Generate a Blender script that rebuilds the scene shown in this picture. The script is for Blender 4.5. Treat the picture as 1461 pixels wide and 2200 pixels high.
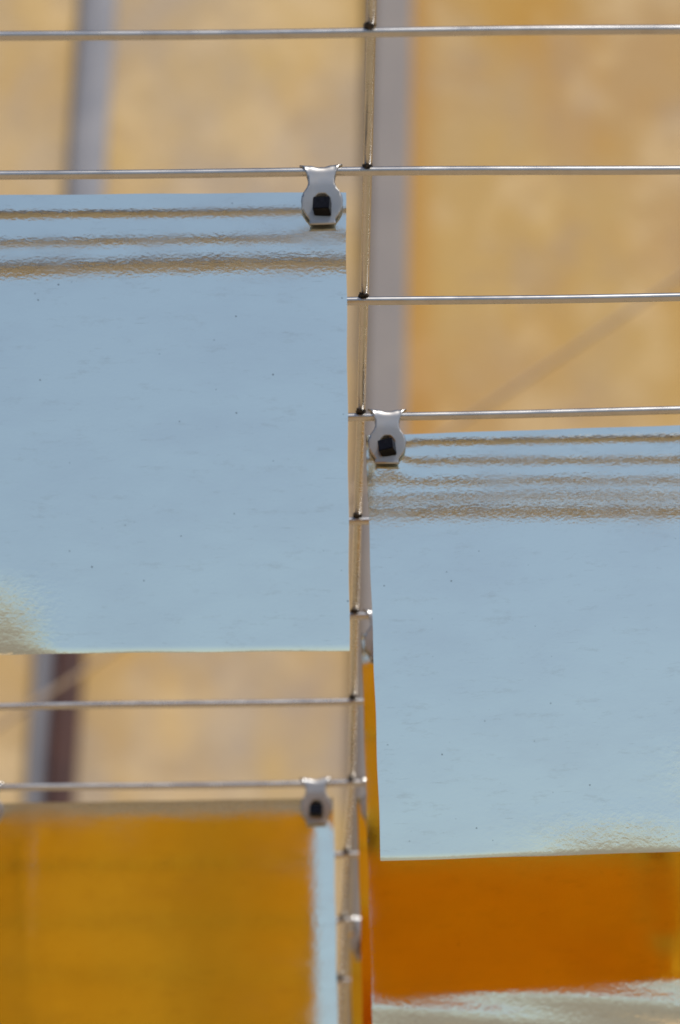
import bpy, bmesh, math, random
from mathutils import Vector, Matrix, noise
from mathutils.geometry import delaunay_2d_cdt

random.seed(11)
sc = bpy.context.scene
for o in list(bpy.data.objects):
    bpy.data.objects.remove(o, do_unlink=True)
col = sc.collection
R = math.radians

# ------------------------------------------------------------------ camera
PITCH, ROLL = R(13.5), 0.012
U = 0.0002                      # metres per unit (one unit = one photo pixel at 2 m)
F = 10000.0                     # focal length in those units
cam_loc = Vector((0, 0, 1.6))
fwd = Vector((0, math.cos(PITCH), math.sin(PITCH)))
r0 = Vector((1, 0, 0)); u0 = Vector((0, -math.sin(PITCH), math.cos(PITCH)))
rgt = r0 * math.cos(ROLL) - u0 * math.sin(ROLL)
upv = u0 * math.cos(ROLL) + r0 * math.sin(ROLL)
cd = bpy.data.cameras.new('camera'); cam = bpy.data.objects.new('camera', cd); col.objects.link(cam)
cam.matrix_world = Matrix(((rgt.x, upv.x, -fwd.x, cam_loc.x), (rgt.y, upv.y, -fwd.y, cam_loc.y),
                           (rgt.z, upv.z, -fwd.z, cam_loc.z), (0, 0, 0, 1)))
cd.sensor_fit = 'VERTICAL'; cd.sensor_height = 36; cd.lens = F / 2200 * 36
cd.clip_start = 0.05; cd.clip_end = 5000
cd.dof.use_dof = True; cd.dof.focus_distance = 2.09; cd.dof.aperture_fstop = 13.6
sc.camera = cam

# ------------------------------------------------------------------ sky, sun, exposure
SUN_EL, SUN_AZ = R(60), R(143)          # azimuth clockwise from +Y (the view direction)
w = bpy.data.worlds.new('World'); sc.world = w; w.use_nodes = True
nt = w.node_tree; nt.nodes.clear()
sky = nt.nodes.new('ShaderNodeTexSky'); sky.sky_type = 'NISHITA'; sky.sun_disc = False
sky.sun_elevation = SUN_EL; sky.sun_rotation = SUN_AZ
sky.air_density = 1.0; sky.dust_density = 1.35; sky.ozone_density = 1.5
bg = nt.nodes.new('ShaderNodeBackground'); bg.inputs[1].default_value = 0.092
wo = nt.nodes.new('ShaderNodeOutputWorld')
nt.links.new(sky.outputs[0], bg.inputs[0]); nt.links.new(bg.outputs[0], wo.inputs[0])
sd = bpy.data.lights.new('sun', 'SUN'); sun = bpy.data.objects.new('sun', sd); col.objects.link(sun)
sd.energy = 5.0; sd.angle = R(0.53); sd.color = (1.0, 0.95, 0.87)
sdir = Vector((math.sin(SUN_AZ) * math.cos(SUN_EL), math.cos(SUN_AZ) * math.cos(SUN_EL), math.sin(SUN_EL)))
sun.rotation_euler = sdir.to_track_quat('Z', 'Y').to_euler()
sun.location = (3, -3, 8)
vs = sc.view_settings; vs.view_transform = 'Standard'; vs.look = 'None'; vs.exposure = 0.1; vs.gamma = 1
vs.use_curve_mapping = False
sc.render.engine = 'CYCLES'
sc.cycles.caustics_reflective = False; sc.cycles.caustics_refractive = False
sc.cycles.max_bounces = 14; sc.cycles.glossy_bounces = 12
sc.cycles.use_denoising = True
sc.cycles.sample_clamp_indirect = 6

# ------------------------------------------------------------------ helpers
def P(x, y, Z):
    """point at photo position x, y and depth Z (units) along the view axis"""
    return cam_loc + U * ((x - 730.5) * Z / F * rgt - (y - 1100) * Z / F * upv + Z * fwd)
def on_plane(x, y, Y):
    """point at photo position x, y in the upright plane world-y = Y"""
    d = (x - 730.5) / F * rgt - (y - 1100) / F * upv + fwd
    return cam_loc + d * ((Y - cam_loc.y) / d.y)
def tag(o, label=None, cat=None, group=None, kind=None):
    if label: o['label'] = label
    if cat: o['category'] = cat
    if group: o['group'] = group
    if kind: o['kind'] = kind
    return o
def empty(name, loc, parent=None):
    o = bpy.data.objects.new(name, None); col.objects.link(o); o.location = loc
    o.empty_display_size = 0.02; o.parent = parent
    return o
def link(name, me, mats, parent=None, loc=None):
    o = bpy.data.objects.new(name, me); col.objects.link(o)
    if mats is not None:
        for m in (mats if isinstance(mats, (list, tuple)) else [mats]): me.materials.append(m)
    if parent: o.parent = parent
    if loc is not None: o.location = loc
    return o
def smooth(me):
    me.polygons.foreach_set('use_smooth', [True] * len(me.polygons)); me.update()
def tube_mesh(name, pts, rad, seg=14, cap=True):
    """a tube along a polyline; rad is a number or one per point"""
    if not isinstance(rad, (list, tuple)): rad = [rad] * len(pts)
    V, Fc = [], []
    t0 = (pts[1] - pts[0]).normalized()
    ref = Vector((0, 0, 1)) if abs(t0.z) < 0.9 else Vector((0, 1, 0))
    for i, p in enumerate(pts):
        t = (pts[min(i + 1, len(pts) - 1)] - pts[max(i - 1, 0)]).normalized()
        a = t.cross(ref).normalized(); b = a.cross(t).normalized()
        for k in range(seg):
            an = 2 * math.pi * k / seg
            V.append(p + rad[i] * (a * math.cos(an) + b * math.sin(an)))
    for i in range(len(pts) - 1):
        for k in range(seg):
            k2 = (k + 1) % seg
            Fc.append((i * seg + k, i * seg + k2, (i + 1) * seg + k2, (i + 1) * seg + k))
    if cap:
        Fc.append(tuple(range(seg)))
        Fc.append(tuple(range((len(pts) - 1) * seg, len(pts) * seg))[::-1])
    me = bpy.data.meshes.new(name); me.from_pydata([tuple(v) for v in V], [], Fc)
    bm = bmesh.new(); bm.from_mesh(me); bmesh.ops.recalc_face_normals(bm, faces=bm.faces); bm.to_mesh(me); bm.free()
    smooth(me)
    return me
def sstep(a, b, x):
    t = max(0.0, min(1.0, (x - a) / (b - a))); return t * t * (3 - 2 * t)

# ------------------------------------------------------------------ materials
def new_mat(name):
    m = bpy.data.materials.new(name); m.use_nodes = True
    n = m.node_tree; b = n.nodes['Principled BSDF']
    return m, n, b
def N(n, t, **kw):
    x = n.nodes.new(t)
    for k, v in kw.items():
        if k in x.inputs: x.inputs[k].default_value = v
        else: setattr(x, k, v)
    return x
def coords(n, scale=(1, 1, 1), loc=(0, 0, 0), kind='Object'):
    tc = n.nodes.new('ShaderNodeTexCoord'); mp = n.nodes.new('ShaderNodeMapping')
    mp.inputs['Scale'].default_value = scale; mp.inputs['Location'].default_value = loc
    n.links.new(tc.outputs[kind], mp.inputs[0]); return mp.outputs[0]
def ramp(n, src, stops):
    r = n.nodes.new('ShaderNodeValToRGB'); e = r.color_ramp.elements
    while len(e) < len(stops): e.new(0.5)
    for i, (p, c) in enumerate(stops):
        e[i].position = p; e[i].color = c if len(c) == 4 else (*c, 1)
    n.links.new(src, r.inputs[0]); return r.outputs[0]
def g(v): return (v, v, v, 1)
def mix(n, fac, a, b, blend='MIX'):
    x = n.nodes.new('ShaderNodeMix'); x.data_type = 'RGBA'; x.blend_type = blend
    for s, i in ((fac, 0), (a, 6), (b, 7)):
        if hasattr(s, 'links') or hasattr(s, 'is_linked'): n.links.new(s, x.inputs[i])
        else: x.inputs[i].default_value = s if not isinstance(s, tuple) or len(s) == 4 else (*s, 1)
    return x.outputs[2]
def noise_tex(n, vec, scale, detail=3, rough=0.5):
    t = N(n, 'ShaderNodeTexNoise', Scale=scale, Detail=detail, Roughness=rough)
    n.links.new(vec, t.inputs['Vector']); return t.outputs[0]
def bump(n, h, strength, dist, prev=None):
    b = N(n, 'ShaderNodeBump', Strength=strength, Distance=dist)
    n.links.new(h, b.inputs['Height'])
    if prev: n.links.new(prev, b.inputs['Normal'])
    return b.outputs[0]

def sheet_material(seed):
    m, n, b = new_mat('bright_tinplate')
    v = coords(n, loc=(seed, seed * .7, 0)); L = n.links
    # specks of dirt
    vo = N(n, 'ShaderNodeTexVoronoi', Scale=130.0); L.new(v, vo.inputs['Vector'])
    spk = ramp(n, vo.outputs['Distance'], [(0.0, g(1)), (0.035, g(1)), (0.075, g(0))])
    sep = N(n, 'ShaderNodeSeparateColor'); L.new(vo.outputs['Color'], sep.inputs[0])
    keep = ramp(n, sep.outputs[0], [(0.40, g(0)), (0.92, g(1))])
    mm = N(n, 'ShaderNodeMath', operation='MULTIPLY'); L.new(spk, mm.inputs[0]); L.new(keep, mm.inputs[1])
    # short horizontal scuffs
    vs_ = coords(n, scale=(1, 1, 14), loc=(seed * 1.3, 0, seed))
    sc_ = ramp(n, noise_tex(n, vs_, 60, 5, 0.6), [(0.64, g(0)), (0.74, g(1))])
    # smears and water marks
    sm = ramp(n, noise_tex(n, coords(n, scale=(1, 1, 2.2), loc=(seed, 0, 3)), 14, 5, 0.62), [(0.42, g(0)), (0.72, g(1))])
    base = mix(n, sm, (0.94, 0.945, 0.83), (0.875, 0.87, 0.78))
    ms = N(n, 'ShaderNodeMath', operation='MULTIPLY'); ms.inputs[1].default_value = 0.3; L.new(sc_, ms.inputs[0])
    base = mix(n, ms.outputs[0], base, (0.42, 0.36, 0.28))
    md = N(n, 'ShaderNodeMath', operation='MULTIPLY'); md.inputs[1].default_value = 0.6; L.new(mm.outputs[0], md.inputs[0])
    base = mix(n, md.outputs[0], base, (0.10, 0.085, 0.07))
    # rubbed brownish marks and a few long hairline scratches
    rub = ramp(n, noise_tex(n, coords(n, scale=(1, 1, 3.5), loc=(seed * 2.1, 0, seed * 3)), 48, 7, 0.78), [(0.55, g(0)), (0.72, g(0.26))])
    base = mix(n, rub, base, (0.45, 0.36, 0.26))
    wv = N(n, 'ShaderNodeTexNoise', Scale=3.2, Detail=1.0, Roughness=0.4); L.new(coords(n, scale=(1, 1, 1.6), loc=(seed, 0, seed)), wv.inputs['Vector'])
    hair = ramp(n, wv.outputs[0], [(0.5, g(0)), (0.5012, g(0.20)), (0.5024, g(0)), (0.56, g(0)), (0.5612, g(0.16)), (0.5624, g(0))])
    brk = ramp(n, noise_tex(n, v, 40, 3), [(0.5, g(0)), (0.58, g(1))])
    hb = N(n, 'ShaderNodeMath', operation='MULTIPLY'); L.new(hair, hb.inputs[0]); L.new(brk, hb.inputs[1])
    base = mix(n, hb.outputs[0], base, (0.5, 0.45, 0.38))
    L.new(base, b.inputs['Base Color'])
    b.inputs['Metallic'].default_value = 1.0
    rr = N(n, 'ShaderNodeMapRange'); rr.inputs['To Min'].default_value = 0.022; rr.inputs['To Max'].default_value = 0.075
    L.new(sm, rr.inputs['Value'])
    at = N(n, 'ShaderNodeAttribute', attribute_name='wear')
    wn = N(n, 'ShaderNodeMath', operation='MULTIPLY'); L.new(at.outputs['Fac'], wn.inputs[0]); L.new(noise_tex(n, v, 300, 3, 0.6), wn.inputs[1])
    wm = N(n, 'ShaderNodeMath', operation='MULTIPLY_ADD'); wm.inputs[1].default_value = 0.18
    L.new(wn.outputs[0], wm.inputs[0]); L.new(rr.outputs[0], wm.inputs[2]); L.new(wm.outputs[0], b.inputs['Roughness'])
    h1 = noise_tex(n, coords(n, scale=(0.75, 1, 1.25), loc=(seed, 0, 0)), 620, 2, 0.5)
    nb = bump(n, h1, 1.0, 6.5e-6)
    h2 = noise_tex(n, coords(n, scale=(0.5, 1, 1), loc=(0, seed, 0)), 75, 2, 0.5)
    nb = bump(n, h2, 1.0, 1.2e-5, nb)
    hw = N(n, 'ShaderNodeMath', operation='MULTIPLY'); L.new(at.outputs['Fac'], hw.inputs[0])
    L.new(noise_tex(n, coords(n, scale=(0.8, 1, 1)), 420, 3, 0.6), hw.inputs[1])
    nb = bump(n, hw.outputs[0], 1.0, 1.3e-4, nb)
    L.new(nb, b.inputs['Normal'])
    return m
def gold_material():
    m, n, b = new_mat('gold_lacquer')
    v = coords(n)
    c = mix(n, ramp(n, noise_tex(n, v, 11, 4, 0.6), [(0.35, g(0)), (0.7, g(1))]), (0.93, 0.59, 0.05), (0.86, 0.51, 0.035))
    n.links.new(c, b.inputs['Base Color'])
    b.inputs['Metallic'].default_value = 1; b.inputs['Roughness'].default_value = 0.09
    n.links.new(bump(n, noise_tex(n, v, 60, 2), 1.0, 3e-5), b.inputs['Normal'])
    return m
GOLD = gold_material()

def wire_material(name, base=0.47, dark=0.14, rough=0.25):
    m, n, b = new_mat(name)
    v = coords(n)
    d = ramp(n, noise_tex(n, v, 95, 5, 0.65), [(0.5, g(0)), (0.85, g(0.4))])
    c = mix(n, d, (base, base * .985, base * .965), (dark * 1.9, dark * 1.6, dark * 1.3))
    c2 = mix(n, ramp(n, noise_tex(n, v, 520, 3, 0.6), [(0.64, g(0)), (0.9, g(0.2))]), c, (dark, dark * .8, dark * .6))
    n.links.new(c2, b.inputs['Base Color'])
    b.inputs['Metallic'].default_value = 1
    r = ramp(n, noise_tex(n, v, 60, 3), [(0.3, g(rough * .9)), (0.7, g(rough * 1.3))])
    n.links.new(r, b.inputs['Roughness'])
    n.links.new(bump(n, noise_tex(n, v, 500, 2), 0.15, 2e-5), b.inputs['Normal'])
    return m
WIRE = wire_material('drawn_steel_wire')
CLIPM = wire_material('stamped_spring_steel', 0.40, 0.20, 0.30)
def soot_material():
    m, n, b = new_mat('weld_soot')
    c = ramp(n, noise_tex(n, coords(n), 600, 3), [(0.35, (0.006, 0.006, 0.007)), (0.7, (0.05, 0.036, 0.026))])
    n.links.new(c, b.inputs['Base Color']); b.inputs['Roughness'].default_value = 0.75
    return m
SOOT = soot_material()
def pin_material():
    m, n, b = new_mat('black_pin')
    c = ramp(n, noise_tex(n, coords(n), 900, 3), [(0.4, (0.003, 0.0035, 0.006)), (0.75, (0.008, 0.009, 0.014))])
    n.links.new(c, b.inputs['Base Color']); b.inputs['Roughness'].default_value = 0.3; b.inputs['Specular IOR Level'].default_value = 0.07
    return m
PIN = pin_material()

def wall_material(K):
    m, n, b = new_mat('ochre_plaster'); L = n.links
    v = coords(n)
    sx = N(n, 'ShaderNodeSeparateXYZ'); L.new(v, sx.inputs[0])
    side = N(n, 'ShaderNodeMapRange'); L.new(sx.outputs[0], side.inputs['Value'])
    side.inputs['From Min'].default_value = 0.03 * K; side.inputs['From Max'].default_value = 0.10 * K
    ochre = mix(n, side.outputs[0], (0.52, 0.37, 0.16), (0.48, 0.32, 0.11))
    deep = mix(n, side.outputs[0], (0.50, 0.32, 0.105), (0.45, 0.25, 0.045))
    c = mix(n, ramp(n, noise_tex(n, v, 2.6 / K, 4, 0.55), [(0.42, g(0)), (0.66, g(1))]), ochre, deep)
    gm = ramp(n, noise_tex(n, coords(n, scale=(1.25, 1, .8), loc=(4.2, 0, 1.7)), 3.4 / K, 4, 0.6), [(0.41, g(0)), (0.62, g(1))])
    gs = N(n, 'ShaderNodeMapRange'); gs.inputs['To Min'].default_value = 0.85; gs.inputs['To Max'].default_value = 0.32
    L.new(side.outputs[0], gs.inputs['Value'])
    gf = N(n, 'ShaderNodeMath', operation='MULTIPLY'); L.new(gm, gf.inputs[0]); L.new(gs.outputs[0], gf.inputs[1])
    c = mix(n, gf.outputs[0], c, (0.37, 0.318, 0.272))
    c = mix(n, ramp(n, noise_tex(n, v, 40, 5, 0.6), [(0.35, g(0)), (0.8, g(0.35))]), c, (0.33, 0.22, 0.11))
    lt = ramp(n, noise_tex(n, coords(n, loc=(9, 2, 5)), 9 / K, 4, 0.6), [(0.48, g(0)), (0.68, g(0.55))])
    c = mix(n, lt, c, (0.62, 0.47, 0.27))
    dk = ramp(n, noise_tex(n, coords(n, loc=(1, 7, 2)), 6 / K, 5, 0.65), [(0.56, g(0)), (0.72, g(0.5))])
    c = mix(n, dk, c, (0.30, 0.235, 0.20))
    st = ramp(n, sx.outputs[0], [(0.095 * K, g(0)), (0.115 * K, g(0.6)), (0.125 * K, g(0.6)), (0.165 * K, g(0))])   # deeper orange strip beside the post
    c = mix(n, st, c, (0.42, 0.21, 0.035))
    L.new(c, b.inputs['Base Color']); b.inputs['Roughness'].default_value = 0.9
    L.new(bump(n, noise_tex(n, v, 55, 5), 0.5, 0.006), b.inputs['Normal'])
    return m
def plain(name, c1, c2, scale, rough, metal=0.0, bumpd=0.0008):
    m, n, b = new_mat(name)
    c = mix(n, ramp(n, noise_tex(n, coords(n), scale, 4, 0.6), [(0.35, g(0)), (0.7, g(1))]), c1, c2)
    n.links.new(c, b.inputs['Base Color']); b.inputs['Roughness'].default_value = rough
    b.inputs['Metallic'].default_value = metal
    n.links.new(bump(n, noise_tex(n, coords(n), scale * 12, 3), 0.4, bumpd), b.inputs['Normal'])
    return m

# ------------------------------------------------------------------ setting
WALL_Y = 12.0
K = WALL_Y / 7
def slab(name, x0, x1, y0, y1, z0, z1, mat, parent=None, bev=0):
    bm = bmesh.new(); bmesh.ops.create_cube(bm, size=1)
    for v in bm.verts:
        v.co = Vector(((x0 + x1) / 2 + v.co.x * (x1 - x0), (y0 + y1) / 2 + v.co.y * (y1 - y0), (z0 + z1) / 2 + v.co.z * (z1 - z0)))
    if bev: bmesh.ops.bevel(bm, geom=bm.edges[:], offset=bev, segments=3, affect='EDGES')
    me = bpy.data.meshes.new(name); bm.to_mesh(me); bm.free()
    return link(name, me, mat, parent)
gm_ = bpy.data.meshes.new('ground')
gm_.from_pydata([(-1500, -1500, 0), (1500, -1500, 0), (1500, 1500, 0), (-1500, 1500, 0)], [], [(0, 1, 2, 3)])
tag(link('ground', gm_, plain('earthy_ground', (0.16, 0.135, 0.10), (0.11, 0.10, 0.075), 0.3, 0.95, 0, 0.01)), kind='structure')
pv = bpy.data.meshes.new('pavement')
pv.from_pydata([(-14, -6, 0.004), (14, -6, 0.004), (14, 12.0, 0.004), (-14, 12.0, 0.004)], [], [(0, 1, 2, 3)])
tag(link('pavement', pv, plain('sandy_paving', (0.36, 0.265, 0.165), (0.30, 0.22, 0.13), 0.8, 0.95, 0, 0.01)), kind='structure')
wall = tag(slab('wall', -14, 14, WALL_Y, WALL_Y + 0.5, -0.2, 10, wall_material(K)),
           'weathered ochre plaster wall behind the wire mesh, out of focus', 'wall')

hv, hf = [], []
for i in range(97):                          # unseen rise added behind the camera, darkens the horizon mirrored in the dents
    an = R(70 + 220 * i / 96)
    for k, (rad, hh) in enumerate(((230, 0.0), (300, 0.75), (340, 1.0), (520, 0.0))):
        hgt = 26 + 5 * noise.noise(Vector((i * .21, k * .4, 0))) + 3 * noise.noise(Vector((i * .9, k * .4, 3)))
        hv.append((rad * math.sin(an), rad * math.cos(an), hh * hgt - 0.3 * (hh == 0)))
for i in range(96):
    for k in range(3): hf.append((i * 4 + k, i * 4 + k + 1, i * 4 + k + 5, i * 4 + k + 4))
hm = bpy.data.meshes.new('added_rise'); hm.from_pydata(hv, [], hf); smooth(hm)
tag(link('added_rise', hm, plain('added_rise_tone', (0.19, 0.20, 0.17), (0.26, 0.24, 0.18), 0.08, 0.95, 0, 0.2)), kind='structure')

# grey post in front of the wall
def leaning_post(name, top, bot, half, depth, mat, y):
    a = on_plane(*top, y); b = on_plane(*bot, y)
    d = (a - b).normalized()
    s0 = -b.z / d.z; p0 = b + d * s0; s1 = (9.5 - b.z) / d.z; p1 = b + d * s1
    bm = bmesh.new()
    prof = []
    for cx, cy in ((1, 1), (-1, 1), (-1, -1), (1, -1)):
        for k in range(4):
            an = math.atan2(cy, cx) - math.pi / 4 + k * math.pi / 6
            prof.append((cx * (half - .008) + .008 * math.cos(an), cy * (depth - .008) + .008 * math.sin(an)))
    rings = [[bm.verts.new((p.x + q[0], p.y + q[1], p.z)) for q in prof] for p in (p0, p1)]
    k = len(prof)
    for i in range(k): bm.faces.new((rings[0][i], rings[0][(i + 1) % k], rings[1][(i + 1) % k], rings[1][i]))
    bm.faces.new(rings[1]); bm.faces.new(rings[0][::-1])
    bmesh.ops.recalc_face_normals(bm, faces=bm.faces)
    me = bpy.data.meshes.new(name); bm.to_mesh(me); bm.free()
    return link(name, me, mat)
tag(leaning_post('post', (843, 0), (826, 900), 0.032 * K, 0.012 * K, plain('grey_paint', (0.215, 0.20, 0.205), (0.25, 0.23, 0.225), 6, 0.6), WALL_Y - 0.0125 * K),
    'blurred grey square post against the ochre wall, behind the upright wire', 'post')
def pole(name, top, bot, rad, mat, y, squash=0.45):
    a = on_plane(*top, y); b = on_plane(*bot, y); d = (a - b).normalized()
    p0 = b - d * (b.z / d.z); p1 = b + d * ((9.5 - b.z) / d.z)
    me = tube_mesh(name, [p0.lerp(p1, i / 8) for i in range(9)], rad, 24)
    for v in me.vertices: v.co.y = y + (v.co.y - y) * squash      # flat oval section
    return link(name, me, mat)
tag(pole('downpipe', (212, 0), (104, 1600), 0.029 * K, plain('blue_grey_pipe', (0.21, 0.22, 0.26), (0.27, 0.275, 0.31), 8, 0.45), WALL_Y - 0.011 * K, 0.3),
    'blurred blue grey pipe leaning against the wall at the left', 'pipe')
def leaning_pole():  # maroon pole; its upper edge also stands in for the pipe's shaded right side
    a = on_plane(242, 0, WALL_Y - 0.011 * K); b = on_plane(132, 1650, WALL_Y - 0.031 * K); d = (a - b).normalized()
    p0 = b - d * (b.z / d.z); p1 = b + d * ((4.95 - b.z) / d.z)
    me = tube_mesh('pole', [p0.lerp(p1, i / 8) for i in range(9)], 0.024 * K, 24)
    for i, v in enumerate(me.vertices):                 # flat bar section
        cy = p0.lerp(p1, (i // 24) / 8).y; v.co.y = cy + (v.co.y - cy) * 0.4
    return link('pole', me,
                plain('dark_maroon', (0.04, 0.016, 0.015), (0.075, 0.028, 0.02), 9, 0.6))
tag(leaning_pole(), 'dark maroon pole leaning in front of the blurred blue grey pipe', 'pole')
def cable_pts():
    pts = []
    for i in range(61):
        t = i / 60; x = -6500 + 12500 * t; y = 1452 - 0.655 * (x - 160)
        pts.append(on_plane(x, y, 6.0) - Vector((0, 0, 0.06 * 4 * t * (1 - t) - 0.058)))
    return pts
tag(link('cable', tube_mesh('cable', cable_pts(), 0.0032, 10),
         plain('weathered_cable', (0.31, 0.23, 0.155), (0.36, 0.27, 0.19), 12, 0.8)),
    'thin cable strung diagonally in front of the wall, out of focus', 'cable')

# ------------------------------------------------------------------ welded wire mesh
A0, B0, C0 = -1034.5, 264.74, 0.05955         # image row of wire n: 1100 + (A0 + B0 n) / (1 + C0 n)
def depth(n): return F * (1 + C0 * n) / (1 + C0)
ROW = {-2: 1100 + (A0 - 2 * B0) / (1 - 2 * C0), -1: 1100 + (A0 - B0) / (1 - C0), 0: 70, 1: 370, 2: 647, 3: 895, 4: 1119, 5: 1323, 6: 1507, 7: 1682, 8: 1838, 9: 1979, 10: 2107}
for k in range(11, 14): ROW[k] = 1100 + (A0 + B0 * k) / (1 + C0 * k)
XW = {-2: 812, -1: 805, 0: 797, 1: 790, 2: 783, 3: 776, 4: 769, 5: 763, 6: 760, 7: 756, 8: 745, 9: 738, 10: 732, 11: 728, 12: 724, 13: 720}
SL = {0: -.0085, 1: -.0085, 2: -.0155, 3: -.0185, 4: -.014, 5: -.014, 6: -.017, 7: -.014}
WR = 9.9 * U
mesh_root = empty('wire_mesh', P(760, 1500, depth(6)))
tag(mesh_root, 'welded steel wire mesh the shiny sheets hang from', 'wire mesh')
inv = Matrix.Translation(-mesh_root.location)
def part(name, me, mat):
    me.transform(inv); return link(name, me, mat, mesh_root)
def row_y(n, x): return ROW[n] + SL.get(n, -.013) * (x - XW[n])
HPT = {}
for n in range(-2, 14):
    Z = depth(n); s = Z / 10000
    pts = []
    for i in range(41):
        X = -2500 + 5000 * i / 40           # offset from the upright wire in units
        x = XW[n] + X * F / Z
        p = P(x, row_y(n, x), Z)
        p.z += 1.5 * U * math.sin(X / 430 + n * 1.7) + 1.0 * U * math.sin(X / 170 + n)
        pts.append(p)
    part('edge_bar' if n == -2 else 'wire', tube_mesh('wire', pts, 21 * U if n == -2 else WR, 16), WIRE)
def vert_path(off):
    pts = []
    for k in range(-2, 14):
        for j in range(4):
            if k == 13 and j: break
            t = j / 4
            a = P(XW[k] + off * F / depth(k), row_y(k, XW[k] + off * F / depth(k)), depth(k))
            if j:
                b = P(XW[k + 1] + off * F / depth(k + 1), row_y(k + 1, XW[k + 1] + off * F / depth(k + 1)), depth(k + 1))
                a = a.lerp(b, t)
            pts.append(a)
    d = (pts[-1] - pts[0]).normalized(); nrm = Vector((1, 0, 0)).cross(d).normalized()
    if nrm.z < 0: nrm = -nrm
    return [p + nrm * WR * 1.85 for p in pts], nrm
VOFF = [-1150, 0, 1150, 2280, -2280]
for off in VOFF:
    pts, nrm = vert_path(off)
    part('wire', tube_mesh('wire', pts, WR * 0.97, 16), WIRE)
# burnt weld spots where the wires cross
pts, nrm = vert_path(0)
for n in range(0, 12):
    c0 = P(XW[n], row_y(n, XW[n]), depth(n)) + nrm * WR * 0.9
    bm = bmesh.new(); bmesh.ops.create_icosphere(bm, subdivisions=3, radius=1)
    for v in bm.verts:
        q = noise.noise(v.co * 1.9 + Vector((n * 3.1, 0, 0))) * 0.5 + noise.noise(v.co * 4.3 + Vector((0, n * 2.3, 0))) * 0.25
        v.co *= 1 + q
        v.co = Vector((v.co.x * 11.5, v.co.y * 13, v.co.z * 8)) * U
        v.co.z += 5.5 * U
        v.co += c0 + Vector((-1.5 * U, -5 * U, 0))
    me = bpy.data.meshes.new('weld_spot'); bm.to_mesh(me); bm.free(); smooth(me)
    part('weld_spot', me, SOOT)

# ------------------------------------------------------------------ hanging sheets
def make_sheet(label, host, xedge, side, ytop, H, W, roll, dents, seed, tilt=0.0, yaw=0.0, group=None, clips=(), wear=None):
    """side = -1: xedge is the right edge of the sheet, +1: its left edge"""
    Z = depth(host)
    corner = P(xedge, ytop, Z)
    NX, NZ = (140, 140) if dents else (60, 60)
    V, Fc, MI = [], [], []
    th = 1.4 * U
    def disp(a, b, back=0):          # a: units from the left edge, b: units down from the top; + = towards the back
        d = 0.55 * math.sin(a / 260 + seed) + 0.12 * math.sin(b / 110 + a / 300 + seed * 2)
        e = sum(f(a, b) for f in dents)
        d += e      # small dings hardly show through on the lacquered back
        d += 0.6 * max(0.0, (b - H + 8) / 8)      # sheared lower edge rolls back a little
        for cx in clips:     # the clips pinch the sheet
            r2 = ((a - cx) / 42) ** 2 + ((b - 45) / 45) ** 2
            d += -0.5 * math.exp(-r2)
        return d
    for s in (0, 1):
        for j in range(NZ + 1):
            for i in range(NX + 1):
                a = W * i / NX; b = H * j / NZ
                ex = 0.8 * math.sin(b / 37 + seed) * (i in (0, NX)); ez = 0.5 * math.sin(a / 45 + seed) * (j in (0, NZ))
                lx = a if side > 0 else a - W
                V.append(((lx + ex) * U, disp(a, b, s) * U + s * th, (-b + ez) * U))
    M = (NX + 1) * (NZ + 1)
    for j in range(NZ):
        for i in range(NX):
            q = j * (NX + 1) + i
            Fc.append((q, q + NX + 1, q + NX + 2, q + 1)); MI.append(0)
            Fc.append((M + q, M + q + 1, M + q + NX + 2, M + q + NX + 1)); MI.append(1)
    rim = [i for i in range(NX)] + [NX + j * (NX + 1) for j in range(NZ)] + [NZ * (NX + 1) + i for i in range(NX, 0, -1)] + [j * (NX + 1) for j in range(NZ, 0, -1)]
    q0 = len(V); nr = len(rim)           # the cut edge has vertices of its own so the faces stay crisp
    V += [V[i] for i in rim] + [V[M + i] for i in rim]
    for k in range(nr):
        k2 = (k + 1) % nr
        Fc.append((q0 + k, q0 + k2, q0 + nr + k2, q0 + nr + k)); MI.append(2)
    me = bpy.data.meshes.new('metal_sheet'); me.from_pydata(V, [], Fc)
    for p_, mi in zip(me.polygons, MI): p_.material_index = mi; p_.use_smooth = mi < 2
    wa = me.attributes.new('wear', 'FLOAT', 'POINT')      # scuffed where the sheet has been dented
    if wear:
        for i_, v_ in enumerate(V): wa.data[i_].value = max(0.0, min(1.0, wear(v_[0] / U + (0 if side > 0 else W), -v_[2] / U)))
    me.update()
    o = link('metal_sheet', me, [sheet_material(seed), GOLD, WIRE])
    o.location = corner
    o.rotation_euler = (tilt, -roll, yaw)
    tag(o, label, 'metal sheet', group)
    return o
def crumple(a, b, wl, sd):
    return noise.noise(Vector((a / (wl * 1.5), b / wl, sd))) + 0.5 * noise.noise(Vector((a / (wl * .7), b / (wl * .45), sd + 5)))
def bulge(cx, cy, rx, ry, amp):
    def f(a, b):
        k = math.exp(-((a - cx) / rx) ** 2 - ((b - cy) / ry) ** 2)
        return amp * k + (0.10 * k * crumple(a, b, 20, cx) if k > .02 else 0)
    return f
W_ = 1030
SHEETS = {}
GRP = 'shiny metal sheets hanging from the mesh'
TILT = {'upper_left': 0.002, 'right': -0.0125, 'amber_right': -0.027, 'amber_left': -0.013, 'strip_upper': -0.01, 'strip_lower': -0.01}
YAW = {'amber_right': 0.008, 'amber_left': 0.0175, 'strip_upper': 0.02, 'strip_lower': 0.02}
def blob(cx, cy, rx, ry): return lambda a, b: math.exp(-((a - cx) / rx) ** 2 - ((b - cy) / ry) ** 2)
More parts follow.
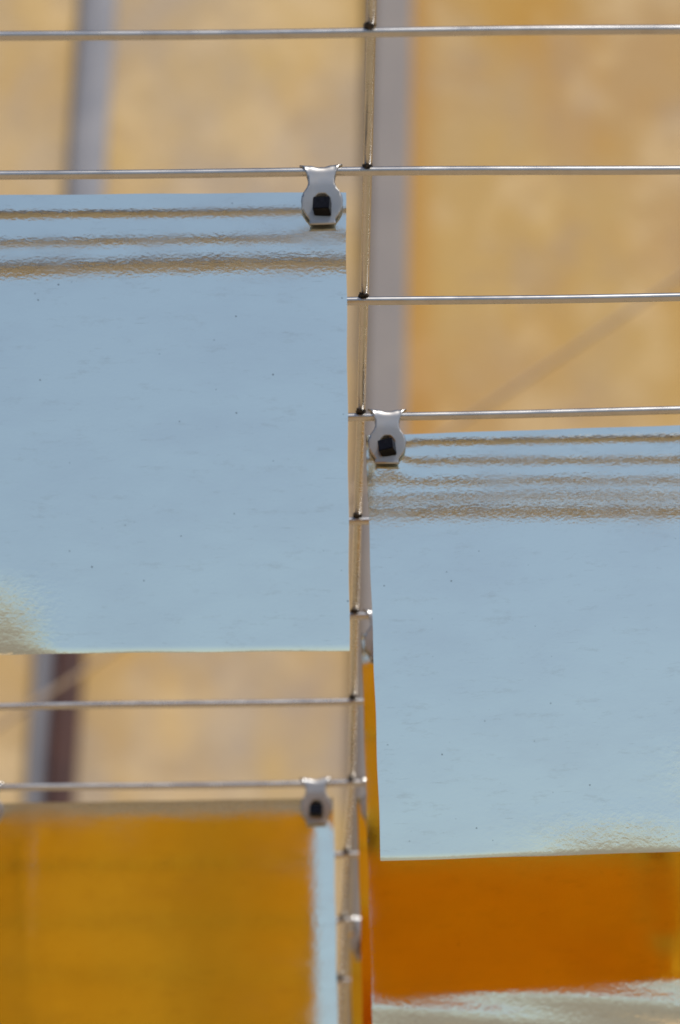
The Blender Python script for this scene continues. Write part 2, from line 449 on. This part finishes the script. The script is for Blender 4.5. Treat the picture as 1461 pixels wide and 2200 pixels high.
WEAR = {'upper_left': lambda a, b: 1.2 * sstep(470, 330, a) * sstep(800, 900, b),
        'right': lambda a, b: 1.2 * max(blob(555, 985, 210, 55)(a, b), blob(800, 850, 120, 100)(a, b)),
        'amber_right': lambda a, b: 0.9 * sstep(945, 985, b + a * .045)}
sheets = [
    ('upper_left', 'pale blue mirror sheet at the left, hanging highest of all', 1, 743, -1, 413, 1006, -0.004,
     [lambda a, b: sstep(430, 285, a + (1000 - b) * .2) * (15 * max(0.0, (b - 810) / 195) ** 1.8 + 0.10 * sstep(830, 900, b) * crumple(a, b, 20, 1))], 1.0),
    ('right', 'large pale blue mirror sheet at the right with five wire reflections near its top', 3, 786, 1, 935.5, 1029, 0.021,
     [lambda a, b: 6 * (b / 1030) ** 2.2,
      lambda a, b: 2.9 * math.exp(-((a - 560) / 190) ** 2) * max(0.0, (b - 925) / 90) ** 2 + 0.1 * crumple(a, b, 20, 3) * blob(560, 985, 200, 50)(a, b),
      lambda a, b: 5.5 * math.exp(-((a - 850) / 110) ** 2) * sstep(770, 920, b)], 2.0),
    ('amber_right', 'amber glowing sheet at lower right, behind the large right sheet', 5, 777, 1, 1361, 1064, 0.014,
     [lambda a, b: 2.4 * max(0.0, (b - 962 + a * .045) / 60) ** 2 + sstep(965, 1010, b + a * .045) * (0.85 * math.sin((b - a * .2) / 18 + 1.0) + 0.12 * crumple(a * .8, b, 20, 2))], 3.0),
    ('amber_left', 'amber sheet at lower left with a pale strip down its right edge', 7, 716, -1, 1714, 1010, 0.008, [], 4.0),
    ('strip_upper', 'narrow amber sliver beside the upright wire, third sheet down on the right', 7, 768, 1, 1714, 1010, 0.010, [], 5.0),
    ('strip_lower', 'lowest amber sliver between upright wire and amber right sheet', 9, 752, 1, 2004, 1010, 0.010, [], 6.0),
    ('outer_left', 'sheet just outside the left picture edge, seen only mirrored in the lower left sheet', 1, -289, -1, 420, 1010, 0.0, [], 7.0),
    ('outer_right', 'sheet just outside the right picture edge, seen only mirrored in the lower right sheet', 3, 1722, 1, 922, 1020, 0.012, [], 8.0),
]
for key, label, host, xe, side, yt, H, roll, dents, seed in sheets:
    cl = [53, W_ - 53]
    SHEETS[key] = make_sheet(label, host, xe, side, yt, H, W_, roll, dents, seed, tilt=TILT.get(key, 0.0), yaw=YAW.get(key, 0.0), group=GRP, clips=cl, wear=WEAR.get(key))

# ------------------------------------------------------------------ spring clips with black pins
HALF = [(-121, 29.5), (-117, 28), (-110, 28), (-106, 30), (-98, 36.5), (-90, 41.2), (-82, 43.8), (-69, 45), (-58, 43.5), (-47, 38.5), (-37, 31.5), (-28, 28.5),
        (-18, 28.5), (-8, 31), (0, 34.5), (5, 37.5), (10, 42), (14, 46), (26, 46)]
def half_width(z):
    for (z0, w0), (z1, w1) in zip(HALF, HALF[1:]):
        if z <= z1: return w0 + (w1 - w0) * (z - z0) / (z1 - z0)
    return HALF[-1][1]
ZT = 14.5                                   # height of the fold above the wire centre
def leaf_y(z):                              # how far the leaf stands off, by height
    if z > -108: return 12.0 + 2.4 * sstep(6, -34, z)
    return 14.4 + 0.8 * ((-108 - z) / 13) ** 1.5
def back_y(z):                              # the rear leaf springs in against the sheet
    return 12.0 - 7.0 * sstep(-10, -50, z)
def clip_mesh():
    T = 135.5                               # strip length from fold to the bottom lip
    outline = []
    def wt(t): return half_width(ZT - abs(t)) if abs(t) > 4 else 46
    ts = [-T + 2 * T * i / 120 for i in range(121)]
    right = [(wt(t), t) for t in ts]; left = [(-wt(t), t) for t in ts[::-1]]
    outline = right + left
    verts = [Vector(p) for p in outline]; ne = len(verts)
    edges = [(i, (i + 1) % ne) for i in range(ne)]
    holes = []
    for sgn in (-1, 1):
        hc = (0, sgn * (ZT + 71)); b0 = len(verts)
        for k in range(28):
            verts.append(Vector((hc[0] + 18 * math.cos(2 * math.pi * k / 28), hc[1] + 18 * math.sin(2 * math.pi * k / 28))))
            edges.append((b0 + k, b0 + (k + 1) % 28))
        holes.append(hc)
    for t in [-T + 5 + i * 4.2 for i in range(64)]:
        wd = wt(t)
        for k in range(-11, 12):
            x = k * 4.1
            if abs(x) < wd - 2.2 and all((x - h[0]) ** 2 + (t - h[1]) ** 2 > 20.5 ** 2 for h in holes): verts.append(Vector((x, t)))
    vo, eo, fo, *_ = delaunay_2d_cdt(verts, edges, [], 0, 1e-4)
    def inside(c):
        return abs(c.y) < T and abs(c.x) < wt(c.y) and all((c.x - h[0]) ** 2 + (c.y - h[1]) ** 2 > 17.85 ** 2 for h in holes)
    faces = [f for f in fo if inside(sum((vo[i] for i in f), Vector((0, 0))) / len(f))]
    V = []
    for p in vo:
        x, t = p.x, p.y; a = abs(t); s = -1 if t < 0 else 1
        dip = 4.6 * (1 - sstep(4, 24, abs(x))) - 1.0 * sstep(24, 46, abs(x))
        if a < 16:
            ph = a / 16 * math.pi / 2
            y = s * 11.8 * math.sin(ph); z = -1.5 + (ZT + 1.5 - dip) * math.cos(ph) ** 0.8 if ph < 1.5 else -1.5
        else:
            z = ZT - a; y = -leaf_y(z) if s < 0 else back_y(z)
            if s > 0: z = z if z > -40 else -40 + (z + 40) * 0.72
        # the wide ears of the fold flare a little
        y += s * 3.0 * sstep(28, 46, abs(x)) * sstep(-14, 8, z)
        # the round body is very slightly dished
        y += s * 0.6 * (1 - ((x / 46) ** 2)) * sstep(-15, -70, z)
        V.append((x * U, y * U, z * U))
    me = bpy.data.meshes.new('clip_strip'); me.from_pydata(V, [], faces)
    bm = bmesh.new(); bm.from_mesh(me)
    bmesh.ops.delete(bm, geom=[v for v in bm.verts if not v.link_faces], context='VERTS')
    bmesh.ops.recalc_face_normals(bm, faces=bm.faces); bm.to_mesh(me); bm.free()
    smooth(me)
    return me
CLIP_ME = clip_mesh(); CLIP_ME.materials.append(CLIPM)
def pin_mesh():
    bm = bmesh.new(); bmesh.ops.create_cube(bm, size=1)
    for v in bm.verts: v.co = Vector((v.co.x * 36 * U, v.co.y * 34 * U, v.co.z * 30 * U))
    bmesh.ops.bevel(bm, geom=bm.edges[:], offset=1.4 * U, segments=2, affect='EDGES')
    g2 = bmesh.ops.create_cone(bm, cap_ends=True, segments=14, radius1=13 * U, radius2=13 * U, depth=14 * U,
                               matrix=Matrix.Translation((0, 22 * U, 3 * U)) @ Matrix.Rotation(math.pi / 2, 4, 'X'))
    me = bpy.data.meshes.new('pin'); bm.to_mesh(me); bm.free()
    return me
PIN_ME = pin_mesh(); PIN_ME.materials.append(PIN)
CG = 'spring clips hooked over the wires'
def make_clip(label, n, x, roll=0.0, pr=(R(-9), 0.0, 0.0), yaw=0.0):
    Z = depth(n)
    root = empty('spring_clip', P(x, row_y(n, x), Z)); root.rotation_euler = (0, -roll, yaw)
    tag(root, label, 'clip', CG)
    s = bpy.data.objects.new('clip_strip', CLIP_ME); col.objects.link(s); s.parent = root
    so = s.modifiers.new('sheet', 'SOLIDIFY'); so.thickness = 2.2 * U; so.offset = 0
    p = bpy.data.objects.new('pin', PIN_ME); col.objects.link(p); p.parent = root
    p.location = (0, -27 * U, -84 * U); p.rotation_euler = pr
    return root
make_clip('spring clip with black pin at the right corner of the highest left sheet', 1, 690, 0.03 - .012, (R(-15), R(2), R(-9)))
make_clip('spring clip at the outer left corner of the highest left sheet', 1, 743 - (W_ - 53), 0.0)
make_clip('spring clip with tilted black pin on the large right sheet, beside the upright wire', 3, 832, -0.02, (R(-16), R(-11), R(-14)))
make_clip('spring clip at the corner of the sheet outside the left picture edge', 1, -289 - 53, 0.0)
make_clip('spring clip at the corner of the sheet outside the right picture edge', 3, 1722 + 48, 0.0)
make_clip('spring clip at the outer right corner of the large right sheet', 3, 786 + (W_ - 53) * F / depth(3), 0.0)
make_clip('spring clip peeking out between wire and large right sheet, fourth from the top', 5, 777 + 51 * F / depth(5), 0.0)
make_clip('spring clip at the outer right corner of the lower right amber sheet', 5, 777 + (W_ - 53) * F / depth(5), 0.0)
make_clip('spring clip with black pin at the right corner of the lower left amber sheet', 7, 678, 0.02, (R(-10), R(4), R(-8)))
make_clip('spring clip cut off by the left picture edge, holding the lower left amber sheet', 7, -26, 0.0, (R(-10), R(-5), 0))
make_clip('spring clip half hidden beside the upright wire, on the upper amber sliver', 7, 768 + 53 * F / depth(7), 0.0)
make_clip('spring clip at the hidden right corner of the upper amber sliver', 7, 768 + (W_ - 53) * F / depth(7), 0.0)
make_clip('lowest spring clip beside the upright wire, on the lower amber sliver', 9, 752 + 45 * F / depth(9), 0.0)
make_clip('spring clip at the hidden right corner of the lowest amber sliver', 9, 752 + (W_ - 53) * F / depth(9), 0.0)
